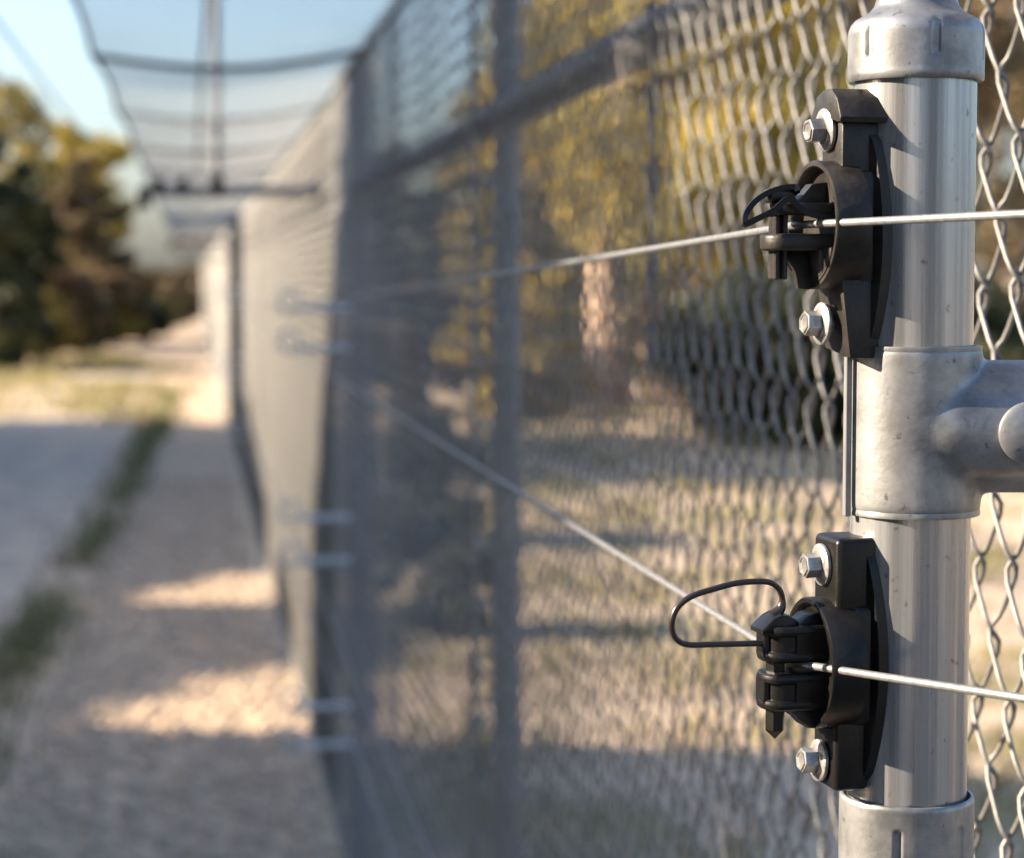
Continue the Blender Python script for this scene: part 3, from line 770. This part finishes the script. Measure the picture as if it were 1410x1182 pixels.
def hexbolt(root, n_face, t, z, tilt=0.0):
    """flanged hex head bolt; n_face = where the washer sits"""
    b = bmesh.new()
    bm_lathe(b, [(3.0 * MM, -8 * MM), (3.0 * MM, 0)], 16, 'x')
    bm_lathe(b, [(8.3 * MM, 0), (8.5 * MM, 0.5 * MM), (8.4 * MM, 1.5 * MM), (7.6 * MM, 2.0 * MM), (6.0 * MM, 2.3 * MM), (5.6 * MM, 2.6 * MM)], 36, 'x')
    rot = rnd.uniform(0, 1)
    hx = [(5.0 * math.cos(rot + k * math.pi / 3) * MM, 5.0 * math.sin(rot + k * math.pi / 3) * MM) for k in range(6)]
    bm_prism(b, hx, 'x', 2.2 * MM, 8.4 * MM, 0.5 * MM, 2)
    # shallow pressed recess rim on the head
    rm = [(3.3 * math.cos(rot + k * math.pi / 3) * MM, 3.3 * math.sin(rot + k * math.pi / 3) * MM) for k in range(6)]
    o = from_bm('bolt', b, M['bolt'], root, angle=25)
    o.location = (n_face * MM, t * MM, z * MM); o.rotation_euler = (0, math.radians(tilt), math.radians(2))
    b = bmesh.new()
    outer = [(4.3 * math.cos(rot + k * math.pi / 3) * MM, 4.3 * math.sin(rot + k * math.pi / 3) * MM) for k in range(6)]
    A = [b.verts.new((8.42 * MM, *p)) for p in outer]; B = [b.verts.new((8.95 * MM, p[0] * .93, p[1] * .93)) for p in outer]; C_ = [b.verts.new((8.95 * MM, p[0] * .80, p[1] * .80)) for p in outer]; D = [b.verts.new((8.47 * MM, p[0] * .68, p[1] * .68)) for p in outer]
    for X, Y in ((A, B), (B, C_), (C_, D)):
        for k in range(6): b.faces.new((X[k], X[(k + 1) % 6], Y[(k + 1) % 6], Y[k]))
    b.faces.new(D)
    from_bm('head_rim', b, M['bolt'], o, angle=25)
    return o
def stadium(n0, n1, hw, seg=10):
    """outline in (n, t): square at n0, rounded at n1"""
    pts = [(n0, -hw), (n1 - hw * 0.75, -hw)]
    for k in range(1, seg):
        a = -math.pi / 2 + math.pi * k / seg
        pts.append((n1 - hw * 0.75 + hw * 0.75 * math.cos(a), hw * math.sin(a)))
    pts += [(n1 - hw * 0.75, hw), (n0, hw)]
    return [(a * MM, b * MM) for a, b in pts]

# ---- upper insulator: black claw with a rubber band lock
U0 = 311
zu = zpx(U0)
up = empty('fence_insulator', (PX, PY, zu), NDIR)
tag(up, 'upper black plastic claw insulator with hooded top bolted to the capped post', 'insulator', 'black wire insulators on the capped post')
flange(up, -6, 42, 17.2, 12.0, M['black_soft'])
bm = bmesh.new()
sbox(bm, 20, 36.5, -12.5, 13, -52.5, -20, 1.0, 2, lambda c: Vector((c.x - (0.004 if c.z < -0.05 and c.x > 0.03 else 0), c.y, c.z + (0.0035 if c.z < -0.05 and c.y < 0 else 0))))
sbox(bm, 20, 36, -9, 11.5, 12, 40, 1.0, 2)
sbox(bm, 20, 30, -13, 13.5, -23, 21, 2.0, 2)
from_bm('body', bm, M['black_soft'], up)
# hood over the upper bolt
bm = bmesh.new()
outer = [(-14.5, 35.5), (-14.2, 44), (-9, 51), (-2, 53.2), (6, 53), (11.5, 49), (15.5, 41.5), (14.8, 39.5)]
inner = [(10.5, 39.6), (8.5, 41.5), (-8, 43.5), (-10.8, 41), (-11, 35.8)]
bm_prism(bm, [(a * MM, b * MM) for a, b in outer + inner], 'x', 18 * MM, 38.5 * MM, 0.8 * MM, 2)
from_bm('hood', bm, M['black_soft'], up, angle=28)
drum(up, 25.3, 28.5, 43.5, M['black_soft'], 5.0)
bm = bmesh.new()
# lower jaw, its web and cheek
bm_prism(bm, stadium(34, 64.5, 9.5), 'z', -10.2 * MM, -3.6 * MM, 1.6 * MM, 3)
bm_prism(bm, [(38 * MM, -9.5 * MM), (60 * MM, -9.5 * MM), (53 * MM, -13 * MM), (49.5 * MM, -18 * MM), (48.5 * MM, -25.0 * MM), (44 * MM, -25.5 * MM), (38 * MM, -23 * MM)], 'y', -5 * MM, -1.0 * MM, 0.6 * MM)
bm_prism(bm, [(38 * MM, -9.5 * MM), (45.5 * MM, -9.5 * MM), (45.5 * MM, -14 * MM), (44 * MM, -20 * MM), (38 * MM, -22 * MM)], 'y', 2 * MM, 12 * MM, 0.8 * MM)
def chord(t0, t1, zt_, r_=23.2, m_=8):
    pts_ = [(t0, zt_), (t1, zt_)]
    for q_ in range(m_ + 1):
        t_ = t1 + (t0 - t1) * q_ / m_
        pts_.append((t_, -math.sqrt(r_ * r_ - t_ * t_)))
    return [(a * MM, b * MM) for a, b in pts_]
bm_prism(bm, chord(0.5, 20.0, -9.0), 'x', 36 * MM, 43.9 * MM, 0.6 * MM)
bm_prism(bm, chord(-20.0, -6.0, -9.0), 'x', 36 * MM, 43.4 * MM, 0.6 * MM)
from_bm('lower_jaw', bm, M['black_soft'], up, angle=30)
bm = bmesh.new()
bm_prism(bm, stadium(34, 63, 8.5), 'z', 3.6 * MM, 8.6 * MM, 1.4 * MM, 3)
bm_prism(bm, [(38 * MM, 8 * MM), (52 * MM, 8 * MM), (45 * MM, 16 * MM), (38 * MM, 17 * MM)], 'y', -4 * MM, 3 * MM, 0.8 * MM)
from_bm('upper_jaw', bm, M['black_soft'], up, angle=30)
bm = bmesh.new()
for (a, b2, c, d) in ((55.0, 57.2, -3.6, 3.6), (58.4, 60.6, -3.6, 3.6), (55.0, 60.6, -1.1, 1.1)):
    sbox(bm, a, b2, c, d, -21.5, 11.5, 0.5, 1)
sbox(bm, 52.5, 63, -5, 5, 8.8, 14.2, 1.6, 3)
from_bm('pin', bm, M['black_soft'], up, angle=30)
# rubber band: one strap bent back on itself
def strap(root, name, path, wid, thick, mt):
    bm = bmesh.new(); pts = smooth_path(path, 7); prev = None; m = len(pts)
    for i, p in enumerate(pts):
        d = (pts[min(i + 1, m - 1)] - pts[max(i - 1, 0)]).normalized()
        s = Vector((0.25, 1, 0)).normalized(); nrm = d.cross(s).normalized(); s = nrm.cross(d).normalized()
        ring = [bm.verts.new(p + s * a * wid / 2 + nrm * b * thick / 2) for a, b in ((-1, -1), (1, -1), (1, 1), (-1, 1))]
        if prev:
            for k in range(4): bm.faces.new((prev[k], prev[(k + 1) % 4], ring[(k + 1) % 4], ring[k]))
        else: bm.faces.new(ring)
        prev = ring
    bm.faces.new(prev)
    return from_bm(name, bm, mt, root, angle=40)
pp = [(1101, 268, 6), (1097, 261, 5), (1082, 262, 4), (1063, 268, 3), (1045, 281, 4), (1035, 297, 6), (1034, 312, 8)]
strap(up, 'rubber_strap', [loc_px(x, y, t, U0) for x, y, t in pp], 3.6 * MM, 2.2 * MM, M['rubber'])
pp = [(1032, 313, 8), (1048, 305, 9), (1071, 293, 10), (1091, 277, 10.5), (1104, 289, 11), (1122, 298, 12), (1146, 302, 13), (1167, 302, 14)]
strap(up, 'rubber_strap', [loc_px(x, y, t, U0) for x, y, t in pp], 3.4 * MM, 2.3 * MM, M['rubber'])
hexbolt(up, 36.8, -1.5, (U0 - 182) * 0.2905, 4)
hexbolt(up, 37.6, -1.5, (U0 - 445) * 0.2905, -2)

# ---- lower insulator: black claw closed by a looped wire pin
L0 = 906
zl = zpx(L0)
lo_ = empty('fence_insulator', (PX, PY, zl), NDIR)
tag(lo_, 'lower black plastic claw insulator closed by a long looped wire pin', 'insulator', 'black wire insulators on the capped post')
flange(lo_, 0, 47, 17.6, 11.5, M['black'])
bm = bmesh.new()
sbox(bm, 17, 36.6, -12, 12.5, 14, 51.0, 2.6, 4)
sbox(bm, 19, 36.6, -11, 12, -50.5, -14, 2.6, 4, lambda c: Vector((c.x + (0.003 if c.z < -0.045 and c.x < 0.03 else 0), c.y, c.z)))
sbox(bm, 19, 30, -14, 14.5, -24, 24, 2.5, 3)
from_bm('body', bm, M['black'], lo_)
drum(lo_, 26.2, 28.5, 43.5, M['black'], 3.0)
def closed_jaw(z0, z1, nm):
    bm = bmesh.new()
    bm_prism(bm, stadium(34, 62.6, 8.8), 'z', (z0 + 3.4) * MM, (z1 - 3.4) * MM)
    bm_prism(bm, stadium(34, 64.5, 10.2), 'z', (z1 - 4.6) * MM, z1 * MM, 2.0 * MM, 3)
    bm_prism(bm, stadium(34, 64.5, 10.2), 'z', z0 * MM, (z0 + 4.6) * MM, 2.0 * MM, 3)
    # uprights that frame the window
    sbox(bm, 38, 52.5, 7.5, 10.0, z0 + 2, z1 - 2, 0.4, 1)
    sbox(bm, 61.6, 64.0, -4.5, 4.5, z0 + 2, z1 - 2, 0.4, 1)
    return from_bm(nm, bm, M['black'], lo_, angle=30)
closed_jaw(1.6, 16.4, 'upper_jaw'); closed_jaw(-17.6, -2.6, 'lower_jaw')
bm = bmesh.new()
bm_prism(bm, [(36 * MM, -16 * MM), (57 * MM, -16 * MM), (50 * MM, -20 * MM), (46 * MM, -25 * MM), (36 * MM, -26 * MM)], 'y', -7 * MM, 8 * MM, 1.0 * MM)
from_bm('web', bm, M['black'], lo_, angle=30)
bm = bmesh.new()
bm_prism(bm, [(36 * MM, 15 * MM), (52 * MM, 15 * MM), (46 * MM, 20 * MM), (36 * MM, 22 * MM)], 'y', -6 * MM, 6 * MM, 1.0 * MM)
from_bm('web', bm, M['black'], lo_, angle=30)
pin = empty('lock_pin', (0, 0, 0)); pin.parent = lo_
bm = bmesh.new()
hexp = [(57.4 + 4.0 * math.cos(k * math.pi / 3), 4.0 * math.sin(k * math.pi / 3)) for k in range(6)]
bm_prism(bm, [(a * MM, b * MM) for a, b in hexp], 'z', -26.5 * MM, 14 * MM, 0.3 * MM, 1)
lowr = [bm.verts.new((a * MM, b * MM, -26.4 * MM)) for a, b in hexp]; tip = bm.verts.new((57.4 * MM, 0, -30.2 * MM))
for k in range(6): bm.faces.new((lowr[k], lowr[(k + 1) % 6], tip))
from_bm('shaft', bm, M['black'], pin, angle=25)
bm = bmesh.new()
# roof shaped head
hd = [(50.5, 15.2), (66.0, 13.4), (66.0, 15.2), (61.0, 19.6), (57.8, 21.0), (54.5, 20.6), (50.0, 17.4)]
bm_prism(bm, [(a * MM, b * MM) for a, b in hd], 'y', -6.5 * MM, 7.5 * MM, 1.2 * MM, 2)
sbox(bm, 52, 64, -5.5, 6.5, 12.6, 16, 0.8, 2)
from_bm('head', bm, M['black'], pin, angle=28)
lp = [(x if x > 1062 else 1062 - (1062 - x) * 0.875, y) for x, y in [(1073, 838), (1083, 828), (1085, 814), (1080, 800), (1071, 792), (1055, 789), (1020, 790), (985, 797), (955, 805), (935, 818), (926, 836), (926, 853), (935, 866), (951, 872), (980, 873), (1015, 874), (1062, 875)]]
pts = smooth_path([loc_px(x, y, 2.0 + 2.5 * (1 - abs(i - 8) / 8), L0) for i, (x, y) in enumerate(lp)], 6)
rads = []
for i in range(len(pts)):
    q = i / 6.0
    rads.append((1.25 + 1.6 * max(0, 1 - q / 1.9)) * MM)
tube('loop', pts, rads, M['loopwire'], pin, 12)
hexbolt(lo_, 37.0, -1.0, (L0 - 771) * 0.2905, 2)
hexbolt(lo_, 37.4, -1.0, (L0 - 1044) * 0.2905, -3)

# flat steel strip hanging below the upper insulator
s0, s1 = P(1168, 494, POLE_D - 0.008), P(1167.5, 711, POLE_D - 0.008)
bm = bmesh.new()
bm_box(bm, (-0.0013, -0.0014, s1.z - zu), (0.0013, 0.0014, s0.z - zu + 0.002), 0.0003, 1)
strip = from_bm('steel_strip', bm, M['post']); strip.location = (s0.x, s0.y, zu); strip.rotation_euler = (0, 0, NDIR)
tag(strip, 'thin grey steel strip hanging from the upper insulator beside the tee', 'strip')

# electric wires
nv = Vector((math.cos(NDIR), math.sin(NDIR), 0)); tv = Vector((-math.sin(NDIR), math.cos(NDIR), 0))
def tipw(i, y): return Vector((TIP_X, y, CAM_H + BH[i]))
def run(i, label, far):
    o = tube('fence_wire', smooth_path(far, 10) if False else far, 0.0016, M['wire'], None, 10)
    tag(o, label, 'wire', 'electric fence wires')
ends = {0: (U0, P(1410, 295, 0.757), P(1110, 309.5, 0.838)), 1: (L0, P(1410, 962, 0.757), P(1122, 911.5, 0.838))}
labs = ['upper bright wire held by the upper insulator', 'lower bright wire slanting down to the lower insulator',
        'dull wire third from the top along the fence', 'dull wire fourth from the top along the fence', 'dull wire fifth from the top along the fence', 'lowest dull wire along the fence']
for i in range(6):
    if i in ends:
        py0, e, k1 = ends[i]
        k = Vector((PX, PY, zpx(py0))) + nv * 0.0495
        de = (e - k).normalized(); df = (tipw(i, 5.52) - k).normalized()
        arc = smooth_path([k + de * 0.03, k + de * 0.008, k + de * 0.002 + df * 0.002, k + df * 0.008, k + df * 0.03], 4)
        path = [k + (e - k) * 1.9, k + (e - k) * 0.6] + arc + [k + (tipw(i, 5.52) - k) * 0.5, tipw(i, 5.52), tipw(i, 16.57), tipw(i, 27.47)]
    else:
        path = [tipw(i, -0.6), tipw(i, 2), tipw(i, 5.52), tipw(i, 16.57), tipw(i, 27.47)]
    run(i, labs[i], path)
